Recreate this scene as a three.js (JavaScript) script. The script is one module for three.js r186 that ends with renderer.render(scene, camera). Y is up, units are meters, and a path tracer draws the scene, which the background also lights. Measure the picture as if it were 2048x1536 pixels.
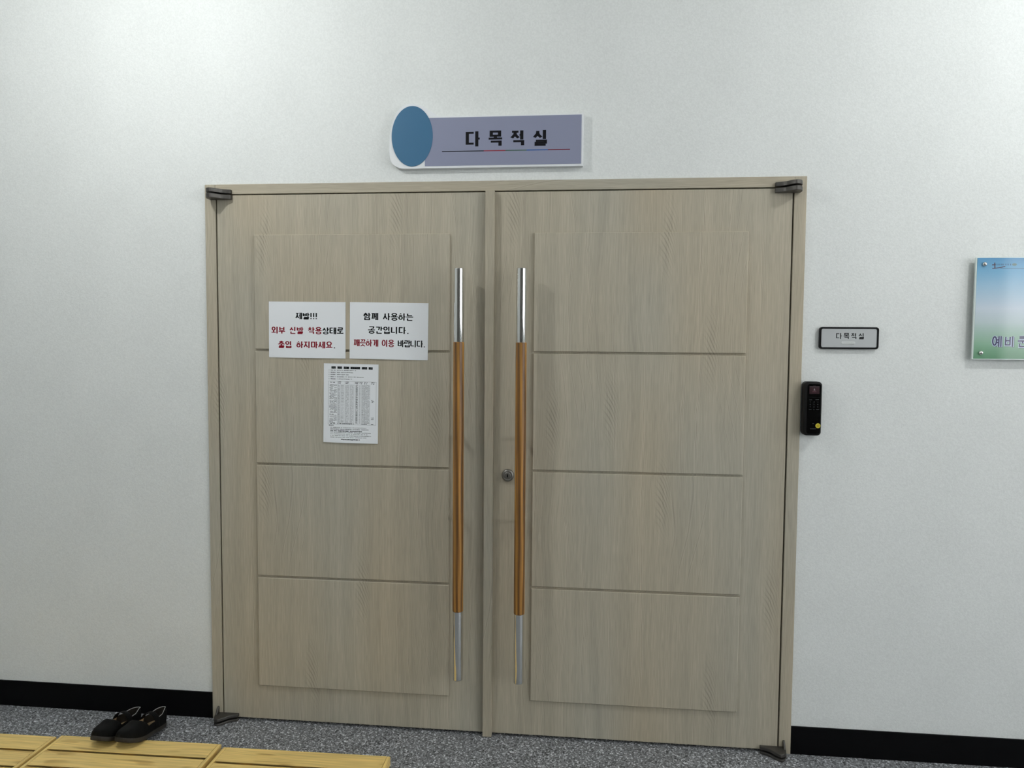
import * as THREE from 'three';
import { RoundedBoxGeometry } from 'three/addons/geometries/RoundedBoxGeometry.js';
import { mergeGeometries, toCreasedNormals } from 'three/addons/utils/BufferGeometryUtils.js';

// ---------------------------------------------------------------- camera, light, exposure
const scene = new THREE.Scene();
scene.background = new THREE.Color().setRGB(19, 19.5, 19.8);     // overcast daylight, seen only through the window at the right
const camera = new THREE.PerspectiveCamera(2 * Math.atan(768 / 1540) * 180 / Math.PI, 2048 / 1536, 0.05, 60);
camera.position.set(0.37097, 1.49684, 2.80384);
camera.rotation.set(-0.05846425, 0.10578629, 0.00752221, 'YXZ');
const renderer = new THREE.WebGLRenderer({ antialias: true });
renderer.toneMapping = THREE.LinearToneMapping;
renderer.toneMappingExposure = 0.26;
renderer.shadowMap.enabled = true;
const LAMP_COLOR = new THREE.Color().setRGB(0.985, 1.0, 0.995);
const LAMP_POWER = 9.6;                 // candela of each drum lamp
const CEIL = 2.98;
// opal drum lamps under the ceiling: [x, z, label]
const LAMPS = [
  [-1.2, 1.06, 'round opal ceiling lamp in front of the left door leaf'],
  [2.18, 1.06, 'round opal ceiling lamp in front of the wall poster'],
  [-1.2, 4.4, 'round opal ceiling lamp left of the other in the rear row'],
  [2.18, 4.4, 'round opal ceiling lamp right of the other in the rear row'],
];

// ---------------------------------------------------------------- helpers
const used = {};
function numbered(n) { if (!(n in used)) { used[n] = 0; return n; } used[n]++; return n + '_' + String(used[n]).padStart(3, '0'); }
function tag(o, label, category, group, kind) {
  o.userData.label = label; o.userData.category = category;
  if (group) o.userData.group = group;
  if (kind) o.userData.kind = kind;
  return o;
}
function thing(name, label, category, pos = [0, 0, 0], group, kind) {
  const g = new THREE.Group(); g.name = numbered(name); g.position.set(...pos); scene.add(g);
  return tag(g, label, category, group, kind);
}
function part(name, geo, mat, parent, label) {
  const m = new THREE.Mesh(geo, mat); m.name = name; parent.add(m);
  if (label) m.userData.label = label;
  return m;
}
function solid(name, geo, mat, label, category, kind) {
  const m = new THREE.Mesh(geo, mat); m.name = numbered(name); scene.add(m);
  return tag(m, label, category, null, kind);
}
function box(x0, x1, y0, y1, z0, z1, r = 0, seg = 1) {
  const w = x1 - x0, h = y1 - y0, d = z1 - z0;
  const g = r > 0 ? new RoundedBoxGeometry(w, h, d, seg, r) : new THREE.BoxGeometry(w, h, d);
  g.translate((x0 + x1) / 2, (y0 + y1) / 2, (z0 + z1) / 2);
  return g;
}
// uv in metres / size, in the plane of the surface (side faces carry on with their depth)
function metreUV(g, su, sv, ou = 0, ov = 0, plane = 'xy') {
  const p = g.attributes.position, uv = new Float32Array(p.count * 2);
  for (let i = 0; i < p.count; i++) {
    const x = p.getX(i), y = p.getY(i), z = p.getZ(i);
    const [a, b] = plane === 'xy' ? [x + z, y + z * 0.5] : plane === 'yx' ? [y + z * 0.5, x + z] : [x + y * 0.5, z + y];
    uv[i * 2] = a / su + ou; uv[i * 2 + 1] = b / sv + ov;
  }
  g.setAttribute('uv', new THREE.BufferAttribute(uv, 2));
  return g;
}
function merge(list) { return mergeGeometries(list.map((g) => (g.index ? g.toNonIndexed() : g))); }
// a thin printed sheet or plate: the print shows on its front, its other faces take the colour of the print's corner
function sheet(w, h, t, sx = 1, sy = 1, bend) {
  const g = new THREE.BoxGeometry(w, h, t, sx, sy, 1), n = g.attributes.normal, uv = g.attributes.uv, p = g.attributes.position;
  for (let i = 0; i < n.count; i++) {
    if (n.getZ(i) < 0.5) uv.setXY(i, 0.004, 0.004);
    if (bend) p.setZ(i, p.getZ(i) + bend(p.getX(i) / w + 0.5, p.getY(i) / h + 0.5));
  }
  if (bend) g.computeVertexNormals();
  return g;
}
function roundedRect(w, h, r) {
  const s = new THREE.Shape(), x = -w / 2, y = -h / 2;
  s.moveTo(x + r, y); s.lineTo(x + w - r, y); s.absarc(x + w - r, y + r, r, -Math.PI / 2, 0);
  s.lineTo(x + w, y + h - r); s.absarc(x + w - r, y + h - r, r, 0, Math.PI / 2);
  s.lineTo(x + r, y + h); s.absarc(x + r, y + h - r, r, Math.PI / 2, Math.PI);
  s.lineTo(x, y + r); s.absarc(x + r, y + r, r, Math.PI, 1.5 * Math.PI);
  return s;
}
function extrude(shape, depth, bevel = 0, segs = 2, curve = 10) {
  const g = new THREE.ExtrudeGeometry(shape, { depth: depth - 2 * bevel, bevelEnabled: bevel > 0, bevelSize: bevel, bevelThickness: bevel, bevelOffset: -bevel, bevelSegments: segs, curveSegments: curve });
  g.translate(0, 0, bevel);
  return g;
}

// seeded noise
function rng(seed) { let s = seed >>> 0; return () => { s = (s + 0x6D2B79F5) | 0; let t = Math.imul(s ^ (s >>> 15), 1 | s); t = (t + Math.imul(t ^ (t >>> 7), 61 | t)) ^ t; return ((t ^ (t >>> 14)) >>> 0) / 4294967296; }; }
const TAB = new Float32Array(65536); { const r = rng(7); for (let i = 0; i < 65536; i++) TAB[i] = r(); }
function hash(ix, iy) { return TAB[((ix * 73 + iy * 9277 + ((ix * iy) & 1023) * 31) & 65535)]; }
// value noise, tiling with periods px, py
function vn(x, y, px = 4096, py = 4096) {
  const fx = Math.floor(x), fy = Math.floor(y); let tx = x - fx, ty = y - fy;
  tx = tx * tx * (3 - 2 * tx); ty = ty * ty * (3 - 2 * ty);
  const x0 = ((fx % px) + px) % px, x1 = (x0 + 1) % px, y0 = ((fy % py) + py) % py, y1 = (y0 + 1) % py;
  const a = hash(x0, y0), b = hash(x1, y0), c = hash(x0, y1), d = hash(x1, y1);
  return a + (b - a) * tx + (c - a + (a - b - c + d) * tx) * ty;
}
const clamp = (v, a = 0, b = 1) => Math.min(b, Math.max(a, v));
const smooth = (a, b, v) => { const t = clamp((v - a) / (b - a)); return t * t * (3 - 2 * t); };
function dataTex(w, h, fn, srgb = true) {
  const d = new Uint8Array(w * h * 4), o = [0, 0, 0];
  for (let j = 0; j < h; j++) for (let i = 0; i < w; i++) {
    fn(i / w, j / h, o); const k = (j * w + i) * 4;
    d[k] = clamp(o[0], 0, 255); d[k + 1] = clamp(o[1], 0, 255); d[k + 2] = clamp(o[2], 0, 255); d[k + 3] = 255;
  }
  const t = new THREE.DataTexture(d, w, h, THREE.RGBAFormat);
  if (srgb) t.colorSpace = THREE.SRGBColorSpace;
  t.wrapS = t.wrapT = THREE.RepeatWrapping; t.magFilter = THREE.LinearFilter; t.minFilter = THREE.LinearMipmapLinearFilter; t.generateMipmaps = true; t.needsUpdate = true;
  return t;
}
function canvasTex(w, h, draw) {
  const c = document.createElement('canvas'); c.width = w; c.height = h;
  draw(c.getContext('2d'), w, h);
  const t = new THREE.CanvasTexture(c); t.colorSpace = THREE.SRGBColorSpace; t.anisotropy = 8;
  return t;
}

// ---------------------------------------------------------------- Hangul drawn from strokes (no font here holds it)
const JAMO = {
  g: [[[0, .04], [.95, .04], [.9, .5], [.72, 1]]], gf: [[[0, .05], [.95, .05], [.95, 1]]],
  gg: [[[0, .04], [.42, .04], [.38, .55], [.2, 1]], [[.52, .04], [.97, .04], [.94, .55], [.78, 1]]],
  n: [[[.05, 0], [.05, .95], [1, .95]]], d: [[[1, .04], [.05, .04], [.05, .96], [1, .96]]],
  r: [[[0, .03], [.96, .03], [.96, .5], [.04, .5], [.04, .97], [1, .97]]],
  m: [[[.05, .04], [.95, .04], [.95, .96], [.05, .96], [.05, .04], [.3, .04]]],
  b: [[[.05, 0], [.05, .96], [.95, .96], [.95, 0]], [[.05, .46], [.95, .46]]],
  s: [[[.5, 0], [.46, .4], [0, 1]], [[.48, .35], [.62, .65], [1, 1]]],
  o: 'ring', j: [[[.02, .05], [.98, .05]], [[.52, .05], [.46, .48], [0, 1]], [[.48, .42], [.65, .7], [1, 1]]],
  c: [[[.3, 0], [.7, 0]], [[.02, .26], [.98, .26]], [[.52, .26], [.46, .58], [0, 1]], [[.48, .55], [.65, .76], [1, 1]]],
  k: [[[0, .04], [.95, .04], [.92, .5], [.85, 1]], [[0, .48], [.9, .48]]],
  t: [[[1, .03], [.05, .03], [.05, .97], [1, .97]], [[.05, .5], [.95, .5]]],
  h: 'hat',
};
const LEAD = ['g', 'gg', 'n', 'd', 'd', 'r', 'm', 'b', 'b', 's', 's', 'o', 'j', 'j', 'c', 'k', 't', 't', 'h'];
const TAIL = ['', 'gf', 'gf', 'gf', 'n', 'n', 'n', 'd', 'r', 'r', 'r', 'r', 'r', 'r', 'r', 'r', 'm', 'b', 'b', 's', 's', 'o', 'j', 'c', 'k', 't', 't', 'h'];
function hangul(ctx, ch, x, y, w, h, lw) {
  const code = ch.charCodeAt(0) - 0xac00;
  ctx.lineWidth = lw;
  const line = (pts) => { ctx.beginPath(); pts.forEach(([a, b], i) => (i ? ctx.lineTo(x + a * w, y + b * h) : ctx.moveTo(x + a * w, y + b * h))); ctx.stroke(); };
  if (code < 0 || code > 11171) {
    if (ch === '!') { line([[.12, .02], [.12, .66]]); line([[.12, .82], [.12, .96]]); }
    if (ch === '.') line([[.2, .84], [.2, .97]]);
    return;
  }
  const L = LEAD[Math.floor(code / 588)], V = Math.floor((code % 588) / 28), T = TAIL[code % 28];
  const jamo = (k, bx, by, bw, bh) => {
    const s = JAMO[k];
    if (s === 'ring' || s === 'hat') {
      let cy = by, ch2 = bh;
      if (s === 'hat') { line([[bx + bw * .3, by], [bx + bw * .7, by]]); line([[bx, by + bh * .27], [bx + bw, by + bh * .27]]); cy = by + bh * .45; ch2 = bh * .55; }
      ctx.beginPath(); ctx.ellipse(x + (bx + bw / 2) * w, y + (cy + ch2 / 2) * h, bw * .46 * w, ch2 * .5 * h, 0, 0, Math.PI * 2); ctx.stroke();
      return;
    }
    for (const st of s) line(st.map(([a, b]) => [bx + a * bw, by + b * bh]));
  };
  const vert = { 0: 1, 1: 2, 2: 1, 3: 2, 4: 1, 5: 2, 6: 1, 7: 2, 20: 1 };
  const lo = T ? .58 : .98, tb = T ? [.16, .69, .72, .29] : null;
  if (V in vert) {
    const two = vert[V] === 2, x1 = two ? .7 : .78, bot = T ? .6 : 1, mid = bot * .48;
    jamo(L, .05, .06, two ? .42 : .5, T ? .42 : .78);
    line([[x1, 0], [x1, bot]]);
    if (two) line([[.92, 0], [.92, bot]]);
    if (V === 0) line([[x1, mid], [1, mid]]);
    if (V === 1) line([[x1, mid], [.92, mid]]);
    if (V === 4 || V === 5) line([[x1 - .16, mid], [x1, mid]]);
    if (V === 6 || V === 7) { line([[x1 - .18, mid * .72], [x1, mid * .72]]); line([[x1 - .18, mid * 1.25], [x1, mid * 1.25]]); }
  } else if (V === 11) {           // ㅚ
    jamo(L, .1, .05, .46, .45); line([[.33, .5], [.33, .8]]); line([[0, .82], [.66, .82]]); line([[.86, 0], [.86, 1]]);
  } else {
    const hb = T ? .3 : .48; jamo(L, .16, .03, .68, hb);
    const vy = T ? .5 : .84;
    if (V === 8) { line([[.5, hb + .02], [.5, vy]]); line([[0, vy], [1, vy]]); }
    if (V === 12) { line([[.35, hb + .04], [.35, vy]]); line([[.65, hb + .04], [.65, vy]]); line([[0, vy], [1, vy]]); }
    const uy = T ? .44 : .66;
    if (V === 13) { line([[0, uy], [1, uy]]); line([[.5, uy], [.5, T ? .64 : 1]]); }
    if (V === 17) { line([[0, uy], [1, uy]]); line([[.36, uy], [.36, T ? .62 : 1]]); line([[.64, uy], [.64, T ? .62 : 1]]); }
    if (V === 18) line([[0, T ? .5 : .8], [1, T ? .5 : .8]]);
  }
  if (T) jamo(T, ...tb);
}
function hangulLine(ctx, text, x, y, cw, chh, pitch, lw, colors) {
  let cx = x;
  [...text].forEach((ch, i) => {
    ctx.strokeStyle = colors ? colors(i) : ctx.strokeStyle;
    if (ch !== ' ') hangul(ctx, ch, cx, y, cw, chh, lw);
    cx += ch === ' ' ? pitch * .55 : (ch === '!' ? pitch * .36 : ch === '.' ? pitch * .4 : pitch);
  });
  return cx;
}
function lineWidth(text, pitch) { let w = 0; for (const ch of text) w += ch === ' ' ? pitch * .55 : ch === '!' ? pitch * .36 : ch === '.' ? pitch * .4 : pitch; return w; }

// ---------------------------------------------------------------- materials
// pale greige woodgrain foil of the doors (1.06 m x 2.1 m)
const DOOR_U = 1.06, DOOR_V = 2.1;
function doorGrain(u, v) {
  const x = u * DOOR_U, y = v * DOOR_V;
  const warp = (vn(u * 7, v * 5, 7, 5) - .5) * .05 + (vn(u * 14, v * 16, 14, 16) - .5) * .016;
  const xu = u + warp / DOOR_U * .6;
  const band = vn(xu * 26, v * 2, 26, 2) * .6 + vn(xu * 60, v * 3, 60, 3) * .4 - .5;
  const fine = vn(xu * 300, v * 14, 300, 14) - .5;
  const pore = vn(u * 620, v * 60, 620, 60) - .5;
  // growth lines, shown in drifting patches
  const f = (xu * 40 + (vn(u * 5, v * 4, 5, 4) - .5) * 5) % 1;
  const fr = Math.abs(((f + 1) % 1) - .5) * 2;
  const patch = smooth(.52, .75, vn(u * 9 + 3, v * 5, 9, 5));
  let lines = (smooth(.86, 1, fr) - smooth(.7, .85, fr) * smooth(.95, .86, fr) * .5) * patch;
  // flame figure: short slanting strokes up a narrow column
  let flame = 0;
  for (const [cx, cy] of FLAMES) {
    let dx = x - cx, dy = y - cy; if (dy > DOOR_V / 2) dy -= DOOR_V; if (dy < -DOOR_V / 2) dy += DOOR_V;
    const m = Math.exp(-(dx * dx) / (.019 * .019)) * Math.exp(-(dy * dy) / (.1 * .1));
    if (m > .02) { const q = Math.sin((dy + dx * 2.1 + dx * dx * 18) * 250 + vn(u * 40, v * 60) * 2.5); flame += m * smooth(.25, .95, q); }
  }
  // wandering growth contours: a pale line beside a dark one
  let ridge = 0;
  for (let i = 0; i < RIDGES.length; i++) {
    const m = smooth(.4, .62, vn(i * 7.3 + 2, v * 5 + i * 3, 4096, 5));
    if (m < .02) continue;
    const wob = (vn(i * 5.1, v * 9, 4096, 9) - .5) * .022 + (vn(i * 3.7 + 40, v * 34, 4096, 34) - .5) * .006;
    let d = x - RIDGES[i] - wob; if (d > DOOR_U / 2) d -= DOOR_U; if (d < -DOOR_U / 2) d += DOOR_U;
    if (Math.abs(d) < .02) for (let k = 0; k < 3; k++) { const e = d - k * .0052; ridge += m * (1 - k * .28) * (Math.exp(-(e * e) / (.0012 * .0012)) - .9 * Math.exp(-((e - .0024) * (e - .0024)) / (.0013 * .0013))); }
  }
  return { band, fine, pore, lines, flame, ridge };
}
const RIDGES = [.06, .17, .3, .355, .47, .56, .655, .76, .83, .95, 1.02];
const FLAMES = [[.24, 1.86], [.40, 1.47], [.74, 1.96], [.24, .93], [.62, .55], [.9, 1.2], [.05, 1.25], [.42, .2]];
const doorMap = dataTex(1024, 2048, (u, v, o) => {
  const g = doorGrain(u, v), k = 1 + g.band * .08 + g.fine * .05 + g.pore * .07 - g.lines * .07 - g.flame * .15 + g.ridge * .085;
  const warm = (vn(u * 6, v * 4, 6, 4) - .5) * 6;
  o[0] = 175 * k + warm; o[1] = 167 * k; o[2] = 149 * k - warm;
});
const doorBump = dataTex(1024, 2048, (u, v, o) => { const g = doorGrain(u, v); o[0] = o[1] = o[2] = 150 + g.fine * 34 - g.lines * 30 - g.flame * 90 + g.ridge * 60 + g.pore * 30; }, false);
const doorMat = new THREE.MeshPhysicalMaterial({ map: doorMap, bumpMap: doorBump, bumpScale: 0.0006, roughness: 0.52, specularIntensity: 0.7 });

const wallNoise = dataTex(1024, 1024, (u, v, o) => {
  const n = vn(u * 400, v * 400, 400, 400) * .5 + vn(u * 150, v * 150, 150, 150) * .35 + vn(u * 40, v * 40, 40, 40) * .15; o[0] = o[1] = o[2] = n * 255;
}, false);
const wallMap = dataTex(512, 512, (u, v, o) => {
  const n = (vn(u * 200, v * 200, 200, 200) - .5) * 9 + (vn(u * 6, v * 6, 6, 6) - .5) * 4; o[0] = 229 + n; o[1] = 232 + n; o[2] = 230 + n;
});
const wallMat = new THREE.MeshStandardMaterial({ map: wallMap, bumpMap: wallNoise, bumpScale: 0.0005, roughness: 0.82 });
const ceilMat = new THREE.MeshStandardMaterial({ map: wallMap, roughness: 0.9 });

const graniteMap = dataTex(1024, 1024, (u, v, o) => {
  const a = vn(u * 130, v * 130, 130, 130), b = vn(u * 230 + 9, v * 230, 230, 230), c = vn(u * 90, v * 90 + 5, 90, 90), d = vn(u * 512, v * 512, 512, 512);
  let k = 124 + (a - .5) * 66 + (b - .5) * 66 + (c - .5) * 20 + (d - .5) * 26;
  if (a * .6 + b * .4 > .70) k += 55; if (a * .5 + b * .5 < .27) k -= 34;
  o[0] = k; o[1] = k * 1.01; o[2] = k * 1.03;
});
const graniteMat = new THREE.MeshPhysicalMaterial({ map: graniteMap, roughness: 0.55, specularIntensity: 0.6 });
const baseMat = new THREE.MeshPhysicalMaterial({ color: new THREE.Color().setRGB(0.003, 0.003, 0.0035), roughness: 0.5, specularIntensity: 0.15 });

const slatMap = dataTex(1024, 1024, (u, v, o) => {        // 1.4 m along the grain x 0.7 m
  const w = (vn(u * 8, v * 10, 8, 10) - .5) * .03;
  const f = vn(u * 10, (v + w) * 120, 10, 120) * .55 + vn(u * 26, (v + w) * 260, 26, 260) * .45 - .5;
  const dark = smooth(.64, .85, vn(u * 14, (v + w) * 46, 14, 46)) * smooth(.45, .7, vn(u * 9 + 4, v * 9, 9, 9));
  const k = 1 + f * .22 - dark * .15;
  o[0] = 236 * k; o[1] = 203 * k - dark * 8; o[2] = 126 * k - dark * 14;
});
const slatBump = dataTex(512, 512, (u, v, o) => { const f = vn(u * 10, v * 220, 10, 220); o[0] = o[1] = o[2] = f * 255; }, false);
const slatMat = new THREE.MeshPhysicalMaterial({ map: slatMap, bumpMap: slatBump, bumpScale: 0.0004, roughness: 0.5 });

const gripMap = dataTex(256, 2048, (u, v, o) => {
  const w = (vn(u * 3, v * 6, 3, 6) - .5) * .5 + (vn(u * 6, v * 22, 6, 22) - .5) * .14;
  const s = Math.sin((u * 6 + w * 2.4) * Math.PI * 2) * .5 + .5, st = vn(u * 60, v * 30, 60, 30) - .5;
  const k = .6 + s * .42 + st * .34;
  o[0] = 170 * k; o[1] = 121 * k * (.92 + s * .09); o[2] = 52 * k * (.86 + s * .14);
});
const gripMat = new THREE.MeshPhysicalMaterial({ map: gripMap, roughness: 0.42, clearcoat: 0.25, clearcoatRoughness: 0.35 });
const chrome = new THREE.MeshStandardMaterial({ color: new THREE.Color().setRGB(.78, .78, .77), metalness: 1, roughness: 0.09 });
const hingeMat = new THREE.MeshStandardMaterial({ color: new THREE.Color().setRGB(.085, .08, .073), metalness: 0.7, roughness: 0.42 });
const lockMat = new THREE.MeshStandardMaterial({ color: new THREE.Color().setRGB(.22, .21, .19), metalness: 0.8, roughness: 0.42 });
const blackPlastic = new THREE.MeshPhysicalMaterial({ color: new THREE.Color().setRGB(.004, .004, .0045), roughness: 0.42, specularIntensity: .3 });
const boardWhite = new THREE.MeshPhysicalMaterial({ color: new THREE.Color().setRGB(.80, .82, .84), roughness: 0.4 });

// ---------------------------------------------------------------- the room
const X0 = -3.4, X1 = 4.7, ZB = 7.6, WALL = -0.008;
const FR = 1.099, FT = 2.069;          // outer edge of the door frame
solid('wall_back', metreUV(merge([
  box(X0, -FR, 0, CEIL, WALL - 0.2, WALL), box(FR, X1, 0, CEIL, WALL - 0.2, WALL), box(-FR, FR, FT, CEIL, WALL - 0.2, WALL),
  box(-1.5, 1.5, 0, CEIL, -.5, -.4), box(-1.5, -1.3, 0, CEIL, -.41, WALL - .19), box(1.3, 1.5, 0, CEIL, -.41, WALL - .19), box(-1.31, 1.31, 2.4, CEIL, -.41, WALL - .19)]), 0.8, 0.8),
  wallMat, 'white painted wall around the double door', 'wall', 'structure');
solid('wall_left', metreUV(box(X0 - .2, X0, 0, CEIL, WALL - .2, ZB), .8, .8), wallMat, 'white painted wall at the left end of the room', 'wall', 'structure');
const WZ0 = 1.1, WZ1 = 6.3, WY0 = 1.0, WY1 = 2.72;      // glazed opening in the right wall
solid('wall_right', metreUV(merge([box(X1, X1 + .2, 0, CEIL, WALL - .2, WZ0), box(X1, X1 + .2, 0, CEIL, WZ1, ZB), box(X1, X1 + .2, 0, WY0, WZ0, WZ1), box(X1, X1 + .2, WY1, CEIL, WZ0, WZ1)]), .8, .8), wallMat, 'white painted wall with a large window at the right end of the room', 'wall', 'structure');
{
  const w = thing('window_1', 'large four-pane window in the right wall', 'window', [0, 0, 0], null, 'structure');
  const fm = new THREE.MeshStandardMaterial({ color: 0x3a3c3e, roughness: .5, metalness: .4 }), gm = new THREE.MeshPhysicalMaterial({ color: 0xffffff, roughness: 0, transmission: 1, thickness: 0 });
  const a = X1 + .06, b = X1 + .11, step = (WZ1 - WZ0) / 4;
  part('window_frame', merge([box(a, b, WY0, WY0 + .05, WZ0, WZ1), box(a, b, WY1 - .05, WY1, WZ0, WZ1)]), fm, w);
  for (let i = 0; i <= 4; i++) { const z = i === 0 ? WZ0 + .025 : i === 4 ? WZ1 - .025 : WZ0 + i * step; part('mullion', box(a, b, WY0 + .05, WY1 - .05, z - .025, z + .025), fm, w); }
  for (let i = 0; i < 4; i++) part('pane', box(a + .022, a + .028, WY0 + .045, WY1 - .045, WZ0 + i * step + .02, WZ0 + (i + 1) * step - .02), gm, w);
}
solid('wall_front', metreUV(box(X0 - .2, X1 + .2, 0, CEIL, ZB, ZB + .2), .8, .8), new THREE.MeshStandardMaterial({ color: 0x6b6a66, roughness: .8 }), 'grey wall opposite the double door', 'wall', 'structure');
solid('ceiling', metreUV(box(X0 - .2, X1 + .2, CEIL, CEIL + .2, WALL - .2, ZB + .2), .8, .8, 0, 0, 'xz'), ceilMat, 'flat white ceiling of the hall', 'ceiling', 'structure');
solid('floor', metreUV(box(X0 - .2, X1 + .2, -.15, 0, WALL - .4, ZB + .2), .62, .62, 0, 0, 'xz'), graniteMat, 'speckled grey granite floor in front of the doors', 'floor', 'structure');
solid('baseboard_left', box(X0, -FR, 0, .103, WALL, -.001, .0012), baseMat, 'black baseboard left of the double door', 'baseboard', 'structure');
solid('baseboard_right', box(FR, X1, 0, .103, WALL, -.001, .0012), baseMat, 'black baseboard right of the double door', 'baseboard', 'structure');

// door frame
{
  const f = thing('trim_1', 'pale woodgrain frame around the double door', 'door frame', [0, 0, 0], null, 'structure');
  const inX = 1.0575, inY = 2.0325;
  part('jamb', metreUV(box(-FR, -inX, 0, FT, -.13, 0, .0015), DOOR_U, DOOR_V, .37, .1), doorMat, f);
  part('jamb', metreUV(box(inX, FR, 0, FT, -.13, 0, .0015), DOOR_U, DOOR_V, .11, .3), doorMat, f);
  part('head', metreUV(box(-inX, inX, inY, FT, -.13, 0, .0015), DOOR_V, DOOR_U, .2, .45, 'xy').clone(), doorMat, f);
  const head = f.children[2].geometry, uv = head.attributes.uv;   // grain runs along the head
  const p = head.attributes.position;
  for (let i = 0; i < uv.count; i++) uv.setXY(i, (p.getY(i) + p.getZ(i)) / DOOR_U + .37, p.getX(i) / DOOR_V + .3);
}

// pivot hinge plates: plan outline, pivot at the origin, arm towards -x, bulge towards +z
function hingePlan(mirror, grow = 0) {
  const s = new THREE.Shape(), m = mirror;
  const pts = new THREE.CatmullRomCurve3([[-.064, .0], [-.064, .012 + grow], [-.052, .017 + grow], [-.035, .027 + grow], [-.02, .046 + grow], [-.004, .06 + grow], [.012, .053 + grow], [.022, .03], [.022, 0]].map(([x, z]) => new THREE.Vector3(x * m, z, 0)), false, 'catmullrom', .35).getPoints(40);
  pts.forEach((p, i) => (i ? s.lineTo(p.x, p.y) : s.moveTo(p.x, p.y)));
  s.closePath();
  return s;
}
function hingePlate(mirror, y0, y1, grow) {
  const g = extrude(hingePlan(mirror, grow), y1 - y0, .0018, 2);
  g.rotateX(Math.PI / 2);          // outline's y becomes +z, thickness downwards
  g.translate(0, y1, 0);
  return toCreasedNormals(g, .35);
}
function cylinderY(r, y0, y1, n = 40) { const g = new THREE.CylinderGeometry(r, r, y1 - y0, n, 1); g.translate(0, (y0 + y1) / 2, 0); return g; }
function lathe(pts, n = 40) { return new THREE.LatheGeometry(pts.map(([r, y]) => new THREE.Vector2(r, y)), n); }

function doorLeaf(side) {
  const left = side < 0, name = left ? 'door_1' : 'door_2';
  const d = thing(name, left ? 'left door leaf with three paper notices taped to its panels' : 'right door leaf with a round lock beside its pull handle', 'door', [0, 0, 0], null, 'structure');
  const xa = left ? -1.0525 : .0015, xb = left ? -.0015 : 1.0525, ou = left ? .04 : .63, face = -.002;
  part('leaf', metreUV(box(xa, xb, .011, 2.0285, -.044, face, .0015), DOOR_U, DOOR_V, ou, 0), doorMat, d);
  const px0 = left ? -.9045 : .1515, px1 = left ? -.159 : .9045;
  const ys = [[.1475, .574], [.582, 1.0095], [1.0175, 1.4435], [1.4515, 1.8795]];
  for (const [y0, y1] of ys) {
    const w = px1 - px0, h = y1 - y0, s = new THREE.Shape(); s.moveTo(-w / 2, -h / 2); s.lineTo(w / 2, -h / 2); s.lineTo(w / 2, h / 2); s.lineTo(-w / 2, h / 2); s.closePath();
    const g = new THREE.ExtrudeGeometry(s, { depth: .0078, bevelEnabled: true, bevelSize: .0021, bevelOffset: -.0021, bevelThickness: .0021, bevelSegments: 1 });   // chamfered edges
    g.translate((px0 + px1) / 2, (y0 + y1) / 2, face + .0001); part('panel', metreUV(g, DOOR_U, DOOR_V, ou, 0), doorMat, d);
  }
  if (!left) part('meeting_strip', metreUV(box(-.0265, .0068, .004, 2.0305, face, .019, .0012), DOOR_U, DOOR_V, .3, .15), doorMat, d);
  // long pull handle
  const hx = side * .1128, hz = .071;
  const grip = part('pull_handle', lathe([[0, .5], [.0186, .5], [.0196, .502], [.0196, 1.4825], [.0186, 1.4845], [0, 1.4845]]), gripMat, d, 'orange-brown wooden grip of the pull handle');
  grip.position.set(hx, 0, hz);
  part('chrome_end', lathe([[0, 1.484], [.0184, 1.484], [.0184, 1.7455], [.0176, 1.7475], [0, 1.7475]]), chrome, grip, 'polished chrome upper end');
  part('chrome_end', lathe([[0, .2435], [.0176, .2435], [.0184, .2455], [.0184, .5005], [0, .5005]]), chrome, grip, 'polished chrome lower end');
  for (const y of [1.135, .83]) {
    const g = cylinderY(.008, 0, hz + .002); g.rotateX(Math.PI / 2); g.translate(0, y, -hz - .002);
    part('standoff', g, chrome, grip);
  }
  // pivot hinges
  const m = side, hp = side * 1.055;
  const top = new THREE.Group(); top.name = 'pivot_hinge'; top.position.set(hp, 0, -.001); d.add(top);
  part('frame_plate', hingePlate(m, 2.0325, 2.0475), hingeMat, top);
  part('door_plate', hingePlate(m, 2.0115, 2.0275, .001), hingeMat, top);
  const pin = cylinderY(.008, 2.02, 2.04, 20); pin.translate(0, 0, .026); part('pivot_pin', pin, hingeMat, top);
  const low = new THREE.Group(); low.name = 'pivot_hinge'; low.position.set(hp, 0, -.001); d.add(low);
  part('floor_plate', hingePlate(m, 0, .0095, .002), hingeMat, low);
  part('door_plate', hingePlate(m, .0155, .0275), hingeMat, low);
  const pin2 = cylinderY(.008, .008, .018, 20); pin2.translate(0, 0, .026); part('pivot_pin', pin2, hingeMat, low);
  const fin = new THREE.Shape(); fin.moveTo(0, .0); fin.lineTo(0, .052); fin.bezierCurveTo(.008, .05, .016, .042, .02, .034); fin.bezierCurveTo(.026, .026, .034, .018, .036, .008); fin.lineTo(.036, 0); fin.closePath();
  const fg = extrude(fin, .007, .0012, 1); fg.rotateY(-Math.PI / 2); fg.translate(m > 0 ? .0225 : -.0155, 0, 0);
  part('frame_tab', toCreasedNormals(fg, .35), hingeMat, low);
  if (!left) {
    const lock = lathe([[0, 0], [.0228, 0], [.0228, .007], [.0212, .0105], [.0172, .0122], [.0162, .0128], [.0152, .0112], [.0112, .0112], [.0108, .014], [.0098, .0145], [0, .0145]], 40); lock.rotateX(Math.PI / 2);
    const lk = part('lock_cylinder', lock, lockMat, d, 'round dull metal lock cylinder'); lk.position.set(.0605, .994, face);
    const kh = extrude(roundedRect(.0042, .0115, .0018), .001); kh.translate(0, 0, .0143);
    part('keyhole', kh, blackPlastic, lk);
  }
  return d;
}
doorLeaf(-1); doorLeaf(1);

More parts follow.
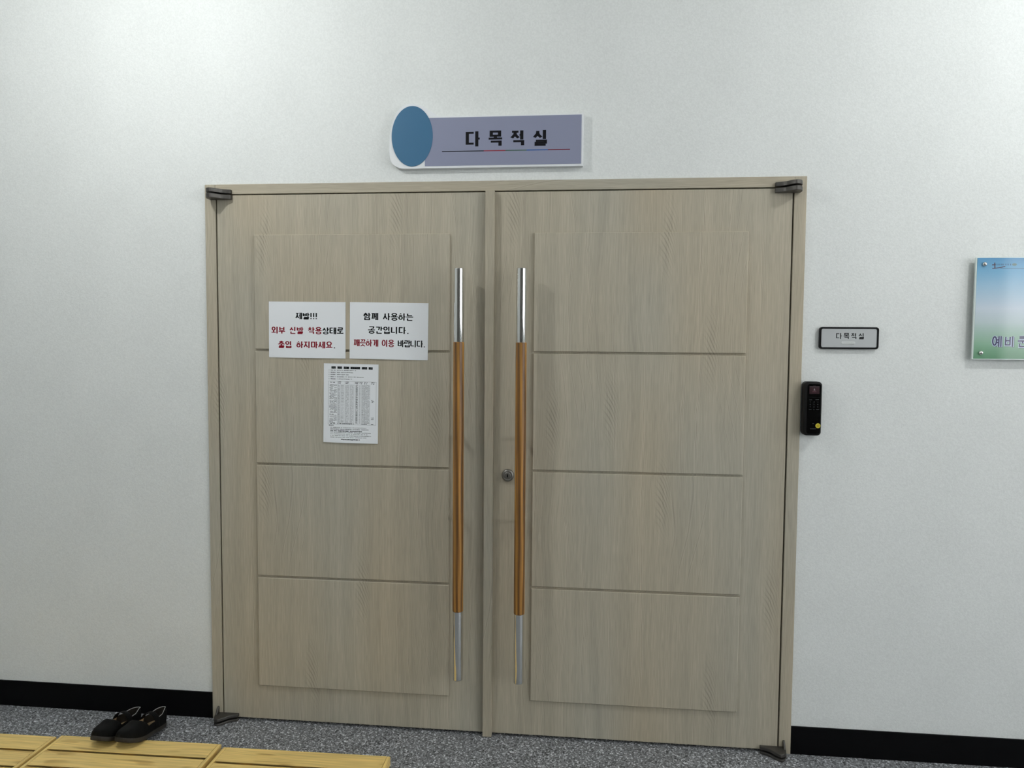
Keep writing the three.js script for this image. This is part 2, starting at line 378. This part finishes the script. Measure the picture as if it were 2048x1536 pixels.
// ---------------------------------------------------------------- room sign above the door
{
  const s = thing('room_sign', 'grey room sign with bold black lettering above the double door', 'sign', [0, 0, 0]);
  const pts = [[-.2, 2.2975], [-.222, 2.312], [-.262, 2.336], [-.31, 2.345], [-.352, 2.318], [-.374, 2.262], [-.382, 2.2], [-.376, 2.14], [-.345, 2.116], [-.295, 2.1125], [-.25, 2.1135], [-.2, 2.113]].map(([x, y]) => new THREE.Vector3(x, y, 0));
  const curve = new THREE.CatmullRomCurve3(pts, false, 'catmullrom', .5).getPoints(70);
  const sh = new THREE.Shape(); sh.moveTo(.3225, 2.113); sh.lineTo(.3225, 2.2965);
  curve.forEach((p) => sh.lineTo(p.x, p.y)); sh.closePath();
  const g = extrude(sh, .022, .0012, 2); g.translate(0, 0, WALL); part('backing_board', toCreasedNormals(g, .35), boardWhite, s);
  const W = .5655, H = .1715, tex = canvasTex(2048, 620, (c, w, h) => {
    c.fillStyle = '#8b8fa5'; c.fillRect(0, 0, w, h);
    const mx = (x) => (x + .2495) / W * w, my = (y) => (2.2925 - y) / H * h;
    c.lineCap = 'butt'; c.lineJoin = 'miter'; c.strokeStyle = '#06060c';
    c.save(); c.scale(1, .6);
    ['다', '목', '적', '실'].forEach((ch, i) => { c.strokeStyle = '#06060c'; hangul(c, ch, mx(-.0975 + i * .0812), my(2.2415) / .6, .049 / W * w, .0535 / H * h / .6, .0118 / W * w); });
    c.restore();
    const seg = [['#090910', 0, .33], ['#8c2836', .33, .5], ['#3d5a4a', .5, .665], ['#1f4f92', .665, .83], ['#6a1022', .83, 1]];
    for (const [col, a, b] of seg) { c.fillStyle = col; c.fillRect(mx(-.1864 + .4624 * a), my(2.1735), .4624 * (b - a) / W * w + 1, .0032 / H * h); }
  });
  const pm = new THREE.MeshPhysicalMaterial({ map: tex, roughness: .5, specularIntensity: .35 });
  const panel = part('printed_panel', sheet(W, H, .0014), pm, s); panel.position.set(-.2495 + W / 2, 2.2925 - H / 2, .0143);
  const el = new THREE.Shape(); el.absellipse(0, 0, .076, .108, 0, Math.PI * 2);
  const eg = extrude(el, .003, .0008, 2, 48); eg.translate(-.2965, 2.2285, .0132);
  part('oval_plaque', toCreasedNormals(eg, .35), new THREE.MeshPhysicalMaterial({ color: 0x2a6488, roughness: .42 }), s, 'plain blue oval at the left end of the sign');
}

// ---------------------------------------------------------------- paper notices on the left leaf
const PAPER = '#eceff2';
function notice(label, cx, cy, rot, draw, w, h, bend) {
  const tex = canvasTex(w > h ? 1448 : 1024, w > h ? 1024 : 1448, (c, W, H) => { c.fillStyle = PAPER; c.fillRect(0, 0, W, H); draw(c, W, H); });
  const t = thing('paper_notice', label, 'notice', [cx, cy, .0088]);
  const m = part('paper', sheet(w, h, .0003, 16, 16, bend), new THREE.MeshPhysicalMaterial({ map: tex, roughness: .85, specularIntensity: .2 }), t);
  const tapeMat = new THREE.MeshPhysicalMaterial({ color: 0xffffff, roughness: .05, transmission: 1, thickness: 0, ior: 1.15 });
  for (const [sx, sy] of [[-1, 1], [1, 1], [-1, -1], [1, -1]]) {
    const k = .016, g = sheet(.022, .013, .0001); g.rotateZ(sx * sy > 0 ? -.75 : .75);
    const tp = part('clear_tape', g, tapeMat, t); tp.position.set(sx * (w / 2 - k * .45), sy * (h / 2 - k * .45), .0006 + bend(sx > 0 ? .97 : .03, sy > 0 ? .97 : .03));
  }
  t.rotation.z = rot;
  return t;
}
const RED = '#7c0f20', INK = '#08080b';
const centred = (c, W, text, y, cw, ch, pitch, lw, col, shift = 0) => { c.save(); c.scale(1, .68); hangulLine(c, text, (W - lineWidth(text, pitch)) / 2 + (pitch - cw) / 2 + shift, y / .68, cw, ch / .68, pitch, lw, col); c.restore(); };
const lowCurl = (u, v) => .0032 * Math.pow(1 - v, 3) * Math.sin(Math.PI * clamp(u)) + .0004;
notice('white landscape notice further from the pull handle, exclamation marks in its first line', -.6998, 1.5248, -.006, (c) => {
  c.lineCap = 'butt'; c.lineJoin = 'round'; const W = 1448;
  centred(c, W, '제발!!!', 200, 122, 118, 138, 24, () => INK, -10);
  centred(c, W, '외부 신발 착용상태로', 462, 122, 122, 136, 24, (i) => (i < 8 ? RED : INK), 6);
  centred(c, W, '출입 하지마세요.', 722, 124, 122, 138, 24, (i) => (i < 8 ? RED : INK), -6);
}, .297, .21, lowCurl);
notice('white landscape notice beside the left pull handle', -.3865, 1.5225, -.012, (c) => {
  c.lineCap = 'butt'; c.lineJoin = 'round'; const W = 1448;
  centred(c, W, '함께 사용하는', 190, 128, 128, 142, 24, () => INK, -10);
  centred(c, W, '공간입니다.', 435, 128, 124, 142, 24, () => INK, -6);
  centred(c, W, '깨끗하게 이용 바랍니다.', 672, 112, 124, 116, 21, (i) => (i < 7 ? RED : INK), 14);
}, .297, .21, lowCurl);
notice('white portrait timetable sheet with small print below the two notices', -.5322, 1.2508, -.012, (c, W, H) => {
  const r = rng(31);
  // print too small to read in the photograph: rows of dashes of its weight
  const row = (x, y, w, h, col, ink = 'rgba(40,44,46,') => { let k = x; while (k < x + w) { const l = 8 + r() * 34; c.fillStyle = ink + (col * (.7 + r() * .5)).toFixed(2) + ')'; c.fillRect(k, y + r() * h * .15, Math.min(l, x + w - k), h * (.75 + r() * .25)); k += l + (r() < .22 ? 16 : 3); } };
  const block = (x, y, w, h) => { c.fillStyle = '#15181a'; c.fillRect(x, y, w, h); c.fillStyle = 'rgba(150,160,162,.8)'; for (let i = 0; i < w / 9; i++) c.fillRect(x + r() * (w - 8), y + r() * h * .8, 3 + r() * 6, 4 + r() * 6); };
  for (const [a, b] of [[.14, .22], [.25, .335], [.365, .465], [.49, .665], [.695, .795], [.82, .895]]) block(a * W, .036 * H, (b - a) * W, .03 * H);
  [[.09, .50], [.09, .46], [.09, .37], [.09, .64], [.09, .43]].forEach(([x, w], i) => { row(x * W, (.078 + i * .0275) * H, .012 * W, 16, .4); row((x + .035) * W, (.078 + i * .0275) * H, .09 * W, 18, .62); row((x + .15) * W, (.078 + i * .0275) * H, (w - .15) * W, 16, .45); });
  const tx = .085 * W, ty = .222 * H, tw = .875 * W, th = .545 * H;
  c.strokeStyle = 'rgba(60,66,68,.75)'; c.lineWidth = 3; c.strokeRect(tx, ty, tw, th);
  const cols = [.19, .255, .34, .44, .54, .62, .69, .765, .875];
  c.lineWidth = 1.6; c.strokeStyle = 'rgba(80,86,88,.5)';
  for (const k of cols) { c.beginPath(); c.moveTo(tx + k * tw, ty); c.lineTo(tx + k * tw, ty + th); c.stroke(); }
  const N = 42;
  for (let i = 0; i <= N; i++) {
    const y = ty + th * (.075 + .895 * i / N), hh = th * .895 / N;
    c.beginPath(); c.moveTo(tx + (i % 7 ? .19 : 0) * tw, y); c.lineTo(tx + .875 * tw, y); c.stroke();
    if (i === N) break;
    row(tx + .2 * tw, y + 4, .045 * tw, hh - 8, .42); row(tx + .265 * tw, y + 4, .06 * tw, hh - 8, r() < .7 ? .22 : .5);
    row(tx + .355 * tw, y + 4, .075 * tw, hh - 8, .34); row(tx + .455 * tw, y + 4, .075 * tw, hh - 8, .3);
    row(tx + .575 * tw, y + 3, .04 * tw, hh - 6, .8); row(tx + .65 * tw, y + 4, .02 * tw, hh - 8, .35); row(tx + .7 * tw, y + 4, .165 * tw, hh - 8, .4);
    if (r() < .8) row(tx + (.02 + r() * .03) * tw, y + 3, (.06 + r() * .08) * tw, hh - 6, .55);
    if (r() < .55) row(tx + .125 * tw, y + 4, .06 * tw, hh - 8, .55);
  }
  row(tx + .04 * tw, ty + 14, .1 * tw, 14, .7); for (const k of [.2, .36, .56, .65, .75, .9]) { row(tx + k * tw, ty + 6, .07 * tw, 14, .75); row(tx + k * tw, ty + 30, .06 * tw, 14, .7); }
  row(tx + .05 * tw, ty + th - 22, .1 * tw, 16, .8); row(tx + .2 * tw, ty + th - 22, .34 * tw, 16, .75); row(tx + .7 * tw, ty + th - 22, .12 * tw, 16, .8); row(tx + .9 * tw, ty + th - 22, .05 * tw, 16, .9);
  for (const [yy, xx] of [[.42, .9], [.44, .91], [.46, .91], [.82, .9], [.84, .91], [.86, .9]]) row(tx + xx * tw, ty + yy * th, .05 * tw, 14, .5);
  row(.1 * W, .775 * H, .09 * W, 18, .7);
  [[.13, .66, .45], [.13, .7, .75], [.13, .58, 1], [.13, .74, .5], [.13, .68, .4], [.13, .75, .5], [.13, .66, .45]].forEach(([x, w, k], i) => row(x * W, (.803 + i * .0205) * H, w * W, k > .9 ? 20 : 15, k * .85));
  row(.33 * W, .95 * H, .34 * W, 22, .95);
}, .21, .297, (u, v) => .0055 * Math.pow(1 - v, 4) * Math.sin(Math.PI * clamp(u * .9 + .1)) + .0004);

// ---------------------------------------------------------------- name plate right of the door
{
  const t = thing('name_plate', 'small silver name plate with black rim beside the door frame', 'name plate', [1.2545, 1.5085, WALL]);
  const rim = roundedRect(.1985, .0765, .0095), hole = roundedRect(.1865, .0645, .006); rim.holes.push(hole);
  const g = extrude(rim, .0135, .0006, 1, 12); part('rim', toCreasedNormals(g, .35), blackPlastic, t);
  const W = .19, H = .068, tex = canvasTex(1520, 544, (c, w, h) => {
    c.fillStyle = '#b9bcbd'; c.fillRect(0, 0, w, h);
    c.lineCap = 'butt'; c.lineJoin = 'miter'; c.strokeStyle = '#101012';
    c.scale(1, .8); ['다', '목', '적', '실'].forEach((ch, i) => hangul(c, ch, .272 * w + i * .1325 * w, .245 * h / .8, .1 * w, .3 * h / .8, 27));
  });
  const f = part('face_plate', sheet(W, H, .0115), new THREE.MeshPhysicalMaterial({ map: tex, roughness: .42, metalness: .25 }), t); f.position.z = .00575;
  const dots = []; const r = rng(5);
  for (let i = 0; i < 7; i++) for (const dy of [.003, 0, -.003]) if (r() < .62) { const s = new THREE.SphereGeometry(.0012, 8, 6); s.scale(1, 1, .6); s.translate(-.021 + i * .0062, -.0165 + dy, .0138); dots.push(s); }
  const strip = extrude(roundedRect(.047, .0095, .004), .0015, .0005, 1, 6); strip.translate(.0 - .0025, -.0165, .0114);
  const st = part('braille_strip', strip, new THREE.MeshPhysicalMaterial({ color: 0xd6d9d8, roughness: .2 }), t);
  part('braille_dots', merge(dots), new THREE.MeshPhysicalMaterial({ color: 0xd6d9d8, roughness: .2 }), st);
}

// ---------------------------------------------------------------- card reader
{
  const t = thing('card_reader', 'black keypad card reader with yellow sticker beside the door frame', 'card reader', [1.1318, 1.2615, WALL]);
  const body = extrude(roundedRect(.061, .1885, .013), .044, .0085, 4, 8);
  part('body', toCreasedNormals(body, .5), new THREE.MeshPhysicalMaterial({ color: new THREE.Color().setRGB(.008, .008, .008), roughness: .5, specularIntensity: .35 }), t);
  const W = .046, H = .174;
  const tex = canvasTex(512, 1936, (c, w, h) => {
    c.fillStyle = '#040404'; c.fillRect(0, 0, w, h);
    c.fillStyle = '#26282a'; c.fillRect(.02 * w, .262 * h, .96 * w, 5);
    c.fillStyle = '#3c3034'; c.fillRect(.4 * w, .035 * h, .2 * w, .012 * h);
    c.fillStyle = '#46484a'; c.textAlign = 'center'; c.font = 'bold 60px sans-serif';
    const keys = ['1', '2', '3', '4', '5', '6', '7', '8', '9'];
    keys.forEach((k, i) => c.fillText(k, (.22 + (i % 3) * .28) * w, (.372 + Math.floor(i / 3) * .05) * h));
    c.fillText('0', .5 * w, .522 * h);
    for (const [x, y, l] of [[.14, .505, .18], [.68, .505, .2], [.15, .312, .2], [.6, .306, .25]]) c.fillRect(x * w, y * h, l * w, .012 * h);
    c.fillStyle = '#55575a'; c.fillRect(.42 * w, .792 * h, .12 * w, .008 * h);
    c.fillStyle = '#3e4042'; for (let i = 0; i < 5; i++) c.fillRect((.28 + i * .085) * w, .89 * h, .065 * w, .018 * h);
  });
  const face = extrude(roundedRect(W, H, .008), .002, .0006, 2, 8);
  { const p = face.attributes.position, uv = face.attributes.uv; for (let i = 0; i < p.count; i++) uv.setXY(i, p.getX(i) / W + .5, p.getY(i) / H + .5); }
  const fp = part('keypad_face', face, new THREE.MeshPhysicalMaterial({ map: tex, roughness: .22, specularIntensity: .3 }), t); fp.position.set(.0025, 0, .0432);
  const stx = canvasTex(256, 200, (c, w, h) => { c.fillStyle = '#2e171c'; c.fillRect(0, 0, w, h); c.fillStyle = '#3c3336'; c.fillRect(0, 0, w, 26); c.fillStyle = '#8f8688'; c.beginPath(); c.moveTo(128, 52); c.lineTo(104, 110); c.lineTo(152, 110); c.fill(); c.fillStyle = '#5a3a44'; c.fillRect(78, 132, 100, 22); });
  const sc = part('screen', sheet(.0335, .0265, .0008), new THREE.MeshStandardMaterial({ map: stx, roughness: .3, emissive: 0xffffff, emissiveMap: stx, emissiveIntensity: .12 }), fp, 'small dark red screen');
  sc.position.set(.0, .066, .0022);
  const dot = extrude((() => { const s = new THREE.Shape(); s.absarc(0, 0, .0083, 0, Math.PI * 2); return s; })(), .0012, .0004, 1, 32);
  const dk = part('yellow_sticker', dot, new THREE.MeshPhysicalMaterial({ color: 0xd2c83c, roughness: .45 }), t, 'round yellow sticker'); dk.position.set(.0176, -.0585, .0452);
  const inner = part('sticker_centre', extrude((() => { const s = new THREE.Shape(); s.absarc(0, 0, .0055, 0, Math.PI * 2); return s; })(), .0006, 0, 1, 24), new THREE.MeshPhysicalMaterial({ color: 0xb09a10, roughness: .45 }), dk); inner.position.set(.0008, 0, .001);
}

// ---------------------------------------------------------------- wall poster
{
  const L = 1.6565, W = .52, T = 1.7855, H = .347;
  const t = thing('wall_poster', 'blue to green acrylic wall poster with navy lettering', 'poster', [L + W / 2, T - H / 2, WALL]);
  const slab = extrude(roundedRect(W, H, .002), .008, .0008, 2, 4); slab.translate(0, 0, .016);
  part('acrylic_plate', slab, new THREE.MeshPhysicalMaterial({ color: 0xdbe6e2, roughness: .15, clearcoat: .6 }), t, 'pale edged acrylic plate');
  const pw = W - .007, ph = H - .005;
  const tex = canvasTex(1500, 1000, (c, w, h) => {
    const g = c.createLinearGradient(0, 0, 0, h);
    for (const [k, col] of [[0, '#4a89b4'], [.08, '#5f9cc2'], [.28, '#93b7cf'], [.5, '#c0ccd8'], [.64, '#b3c4c6'], [.84, '#7fa78c'], [1, '#4f8560']]) g.addColorStop(k, col);
    c.fillStyle = g; c.fillRect(0, 0, w, h);
    const mx = (m) => (m / pw) * w, r = rng(3);
    // lettering along the bottom: white edged navy
    const cw = mx(.031), chh = mx(.036), y = h * .775;
    for (const [col, lw, o] of [['#4c6a5c', mx(.0085), mx(.0022)], ['#b9c4dc', mx(.0085), mx(.0006)], ['#0c1044', mx(.0044), 0]]) {
      c.lineJoin = 'miter'; c.lineCap = 'butt';
      ['예', '비', '쿤'].forEach((ch, i) => { c.strokeStyle = col; hangul(c, ch, mx(.0585 + i * .0412) + o, y + o, cw, chh, lw); });
    }
    // brush mark and tiny script at the top
    const bx = mx(.049), by = h * .052;
    c.strokeStyle = '#3a1024'; c.lineCap = 'round'; c.lineWidth = mx(.0032);
    c.beginPath(); c.moveTo(bx, by + mx(.006)); c.lineTo(bx + mx(.009), by + mx(.0055)); c.moveTo(bx + mx(.007), by); c.lineTo(bx + mx(.008), by + mx(.016)); c.stroke();
    c.lineWidth = mx(.0026); c.beginPath(); c.moveTo(bx + mx(.001), by + mx(.018)); c.quadraticCurveTo(bx + mx(.012), by + mx(.018), bx + mx(.04), by + mx(.0115)); c.stroke();
    c.fillStyle = '#2b3c58'; for (const [k, q] of [[.013, .0035], [.0175, .003], [.022, .004], [.028, .006], [.034, .0035], [.041, .004], [.048, .0045], [.056, .004]]) { c.fillRect(bx + mx(k), by + mx(.0025), mx(q * .7), mx(.0018)); c.fillRect(bx + mx(k + .0008), by + mx(.005), mx(q * .5), mx(.0028)); }
    c.fillStyle = '#3d5f74'; c.fillRect(bx + mx(.026), by + mx(.0175), mx(.075), mx(.0014));
    c.fillStyle = '#5d7a74'; c.beginPath(); c.ellipse(bx + mx(.07), by + mx(.005), mx(.008), mx(.004), 0, 0, 6.3); c.fill();
  });
  const pr = part('print', sheet(pw, ph, .0006), new THREE.MeshPhysicalMaterial({ map: tex, roughness: .4, clearcoat: .8, clearcoatRoughness: .05 }), t); pr.position.set(.001, .0005, .0243);
  for (const [sx, sy] of [[-1, -1], [-1, 1], [1, -1], [1, 1]]) {
    const g = lathe([[0, 0], [.005, 0], [.005, .0245], [.0075, .0245], [.0075, .0275], [.006, .0315], [.0025, .0335], [0, .0335]], 28); g.rotateX(Math.PI / 2);
    const b = part('standoff_cap', g, chrome, t); b.position.set(sx * (W / 2 - .0275), sy * (H / 2 - .0235), 0);
  }
}

// ---------------------------------------------------------------- wooden duckboards on the floor
function duckboard(label, x0, x1, z0, turn, n, seed) {
  const w = x1 - x0, t = thing('wooden_duckboard', label, 'duckboard', [x0, 0, z0], 'wooden duckboards before the left door');
  t.rotation.y = turn; const r = rng(seed), pitch = .1035, gap = .0125, rail = .0115, D = n * pitch - gap;
  // slats with undercut long edges: a thin lip above, set back below
  const d = pitch - gap, sec = new THREE.Shape();
  [[0, .03], [0, .0288], [.016, .013], [.016, .008], [d - .016, .008], [d - .016, .013], [d, .0288], [d, .03]].forEach(([z, y], i) => (i ? sec.lineTo(-z, y) : sec.moveTo(-z, y)));
  for (let i = 0; i < n; i++) {
    const g = new THREE.ExtrudeGeometry(sec, { depth: w - 2 * rail - .0024, bevelEnabled: false });
    g.rotateY(Math.PI / 2); g.translate(rail + .0012, 0, i * pitch);
    part('slat', metreUV(g, 1.4, .7, r(), r(), 'xz'), slatMat, t);
  }
  for (const [a, b] of [[0, rail], [w - rail, w]]) {
    const g = box(a, b, .0, .0302, 0, D, .0012), p = g.attributes.position, uv = g.attributes.uv, o = r();
    for (let i = 0; i < p.count; i++) uv.setXY(i, p.getZ(i) / 1.4 + o, (p.getX(i) + p.getY(i)) / .7 + o);
    part('end_rail', g, slatMat, t);
  }
  for (const k of [.2, .5, .8]) part('joist', box(w * k - .02, w * k + .02, 0, .008, .003, D - .003), slatMat, t);
  return t;
}
duckboard('leftmost wooden duckboard, cut off by the photo edge', -2.18, -1.5675, .266, .018, 4, 11);
duckboard('middle wooden duckboard with black shoes on its far edge', -1.555, -.9455, .2445, .0185, 4, 23);
duckboard('rightmost wooden duckboard, in front of the left door leaf', -.9285, -.3205, .2505, .0165, 4, 37);

// ---------------------------------------------------------------- pair of black shoes
function shoe(label, heel, toe, mirror) {
  const A = new THREE.Vector3(...heel), B = new THREE.Vector3(...toe), L = A.distanceTo(B);
  const t = thing('black_shoe', label, 'shoe', heel, 'pair of black shoes');
  const dir = B.clone().sub(A), yaw = Math.atan2(dir.x, dir.z), pitch = -Math.asin(dir.y / L);
  t.rotation.order = 'YXZ'; t.rotation.set(pitch, yaw, 0);
  const leather = new THREE.MeshPhysicalMaterial({ color: new THREE.Color().setRGB(.003, .003, .0028), roughness: .6, specularIntensity: .2, bumpMap: wallNoise, bumpScale: .0006 });
  const sole = new THREE.MeshStandardMaterial({ color: new THREE.Color().setRGB(.018, .015, .011), roughness: .7 });
  const lining = new THREE.MeshStandardMaterial({ color: new THREE.Color().setRGB(.36, .25, .14), roughness: .8 });
  const piping = new THREE.MeshStandardMaterial({ color: new THREE.Color().setRGB(.3, .3, .29), roughness: .6 });
  // half widths and centre line along the shoe
  const hw = (s) => { const k = [[0, 0], [.03, .017], [.1, .027], [.25, .031], [.45, .033], [.68, .043], [.8, .0425], [.88, .038], [.94, .0305], [.98, .0195], [.995, .009], [1, 0]]; for (let i = 1; i < k.length; i++) if (s <= k[i][0]) { const q = (s - k[i - 1][0]) / (k[i][0] - k[i - 1][0]); return k[i - 1][1] + (k[i][1] - k[i - 1][1]) * (i === 1 || i === k.length - 1 ? Math.sqrt(i === 1 ? q : 1) * (i === 1 ? 1 : q) : q); } return 0; };
  const cx = (s) => mirror * (-.006 * Math.sin(Math.PI * s) + .004 * s);
  const N = 44, pos = (i) => .5 - .5 * Math.cos(Math.PI * i / N);
  // sole: outline extruded, toe spring at the tip
  const out = new THREE.Shape();
  for (let i = 0; i <= N; i++) { const s = pos(i), p = [cx(s) + hw(s) * 1.04, s * L]; i ? out.lineTo(...p) : out.moveTo(...p); }
  for (let i = N - 1; i > 0; i--) { const s = pos(i); out.lineTo(cx(s) - hw(s) * 1.04, s * L); }
  const sg = extrude(out, .017, .003, 2); sg.rotateX(Math.PI / 2); sg.scale(1, 1, 1); sg.translate(0, .017, 0);
  const lift = (g) => { const p = g.attributes.position; for (let i = 0; i < p.count; i++) { const s = p.getZ(i) / L; p.setY(i, p.getY(i) + .012 * Math.pow(clamp((s - .72) / .28), 2)); } g.computeVertexNormals(); return g; };
  part('sole', toCreasedNormals(lift(sg), .7), sole, t, 'dark brown rubber sole');
  // insole
  const ins = extrude(out, .003, 0); ins.rotateX(Math.PI / 2); ins.scale(.9, 1, .94); ins.translate(0, .02, L * .03);
  part('insole', lift(ins), lining, t, 'tan insole');
  // upper: closed over the toes, open above the foot, up again round the heel
  const P = [], U = [], I = [], M = 26;
  const H = (s) => (s > .84 ? .3 + .7 * Math.sqrt(Math.max(0, 1 - Math.pow((s - .84) / .16, 2))) : 1) * (.012 + .040 * (1 - smooth(.55, 1, s) * .62) + .008 * Math.exp(-Math.pow((s - .5) / .12, 2)));
  const open = (s) => s > .7 ? 1 : s < .02 ? .8 : (s < .25 ? .82 - smooth(.04, .25, s) * .32 : .5 - smooth(.25, .45, s) * .2 + smooth(.6, .7, s) * .7);
  const shell = (off, k, s0, s1) => {
    const b = P.length / 3;
    for (let i = 0; i <= N; i++) for (let j = 0; j <= M; j++) {
      const s = pos(i), side = j < M / 2 ? 1 : -1, q = j < M / 2 ? j / (M / 2 - .5) : (M - j) / (M / 2 - .5);
      const qq = Math.min(q, 1) * open(s), a = qq * Math.PI / 2, w = Math.max(hw(s) - off, 0);
      const ex = Math.pow(Math.cos(a), .62), ey = Math.pow(Math.sin(a), .85);
      P.push(cx(s) + side * w * ex, .016 + (H(s) - off) * ey + .012 * Math.pow(clamp((s - .72) / .28), 2), s * L); U.push(s * 3, j / M);
    }
    for (let i = 0; i < N; i++) for (let j = 0; j < M; j++) {
      const s = pos(i + 1); if (s < s0 || s > s1) continue;
      if (j === Math.floor((M - 1) / 2) && s <= .7) continue;          // foot opening
      const p = b + i * (M + 1) + j, q = p + M + 1; k ? I.push(p, q, p + 1, p + 1, q, q + 1) : I.push(p, p + 1, q, p + 1, q + 1, q);
    }
  };
  const make = (off, k, s0 = 0, s1 = 2) => { P.length = U.length = I.length = 0; shell(off, k, s0, s1); const g = new THREE.BufferGeometry(); g.setAttribute('position', new THREE.Float32BufferAttribute(P, 3)); g.setAttribute('uv', new THREE.Float32BufferAttribute(U, 2)); g.setIndex([...I]); g.computeVertexNormals(); return g; };
  const up = part('upper', make(0, 1), leather, t, 'black leather upper');
  part('lining', make(.0018, 0, .36), lining, up, 'tan lining under the instep');
  part('heel_lining', make(.0018, 0, 0, .36), sole, up, 'dark heel lining');
  // piping round the heel opening
  const rimPts = [];
  for (const side of [1, -1]) { const seg = []; for (let i = 0; i <= 20; i++) { const s = .004 + .3 * i / 20, a = open(s) * Math.PI / 2; seg.push(new THREE.Vector3(cx(s) + side * hw(s) * Math.pow(Math.cos(a), .62), .016 + H(s) * Math.pow(Math.sin(a), .85), s * L)); } rimPts.push(...(side > 0 ? seg.reverse() : seg)); }
  part('piping', new THREE.TubeGeometry(new THREE.CatmullRomCurve3(rimPts, false, 'centripetal'), 60, .0013, 6), piping, up, 'thin grey piping round the heel opening');
  // strap over the instep
  const sp = []; const ss = .37;
  for (let i = 0; i <= 14; i++) { const a = Math.PI * i / 14; sp.push(new THREE.Vector3(cx(ss) + Math.cos(a) * hw(ss) * 1.03, .022 + .05 * Math.pow(Math.sin(a), .8), L * (ss + .02 * Math.sin(a)))); }
  const strapG = new THREE.TubeGeometry(new THREE.CatmullRomCurve3(sp), 40, .014, 8); { const p = strapG.attributes.position; const nrm = new THREE.Vector3(); for (let i = 0; i < p.count; i++) { /* flatten across the instep */ const k = Math.floor(i / 9), c = new THREE.CatmullRomCurve3(sp).getPointAt(Math.min(k / 40, 1)); nrm.set(p.getX(i) - c.x, p.getY(i) - c.y, p.getZ(i) - c.z); p.setXYZ(i, c.x + nrm.x * .08, c.y + nrm.y * .08, c.z + nrm.z); } strapG.computeVertexNormals(); }
  part('strap', strapG, leather, t, 'black instep strap');
  return t;
}
shoe('black shoe further from the door, toe on the middle duckboard', [-1.356, 0.003, .090], [-1.372, .0515, .324], 1);
shoe('black shoe nearer the door, toe on the middle duckboard', [-1.262, 0.003, .074], [-1.278, .0485, .319], -1);

// ---------------------------------------------------------------- ceiling lamps
const glow = new THREE.MeshStandardMaterial({ color: 0xffffff, emissive: LAMP_COLOR, emissiveIntensity: 6, roughness: .6 });
const rimMat = new THREE.MeshStandardMaterial({ color: 0xf2f2f0, roughness: .5 });
for (const [x, z, label] of LAMPS) {
  const t = thing('ceiling_lamp', label, 'ceiling lamp', [x, CEIL, z], 'ceiling lamps');
  part('rim', lathe([[0, 0], [.15, 0], [.15, -.018], [.138, -.022], [0, -.022]], 48), rimMat, t);
  part('diffuser', lathe([[.137, -.02], [.13, -.036], [.1, -.048], [.05, -.054], [0, -.055]], 48), glow, t);
  const l = new THREE.PointLight(LAMP_COLOR, LAMP_POWER, 0, 2);
  l.position.set(0, -.115, 0); l.shadow.radius = 1.7; l.name = 'lamp_light'; t.add(l);
}

scene.traverse((o) => { if (o.isMesh) { o.castShadow = true; o.receiveShadow = true; } if (o.isLight) o.castShadow = true; });
renderer.render(scene, camera);
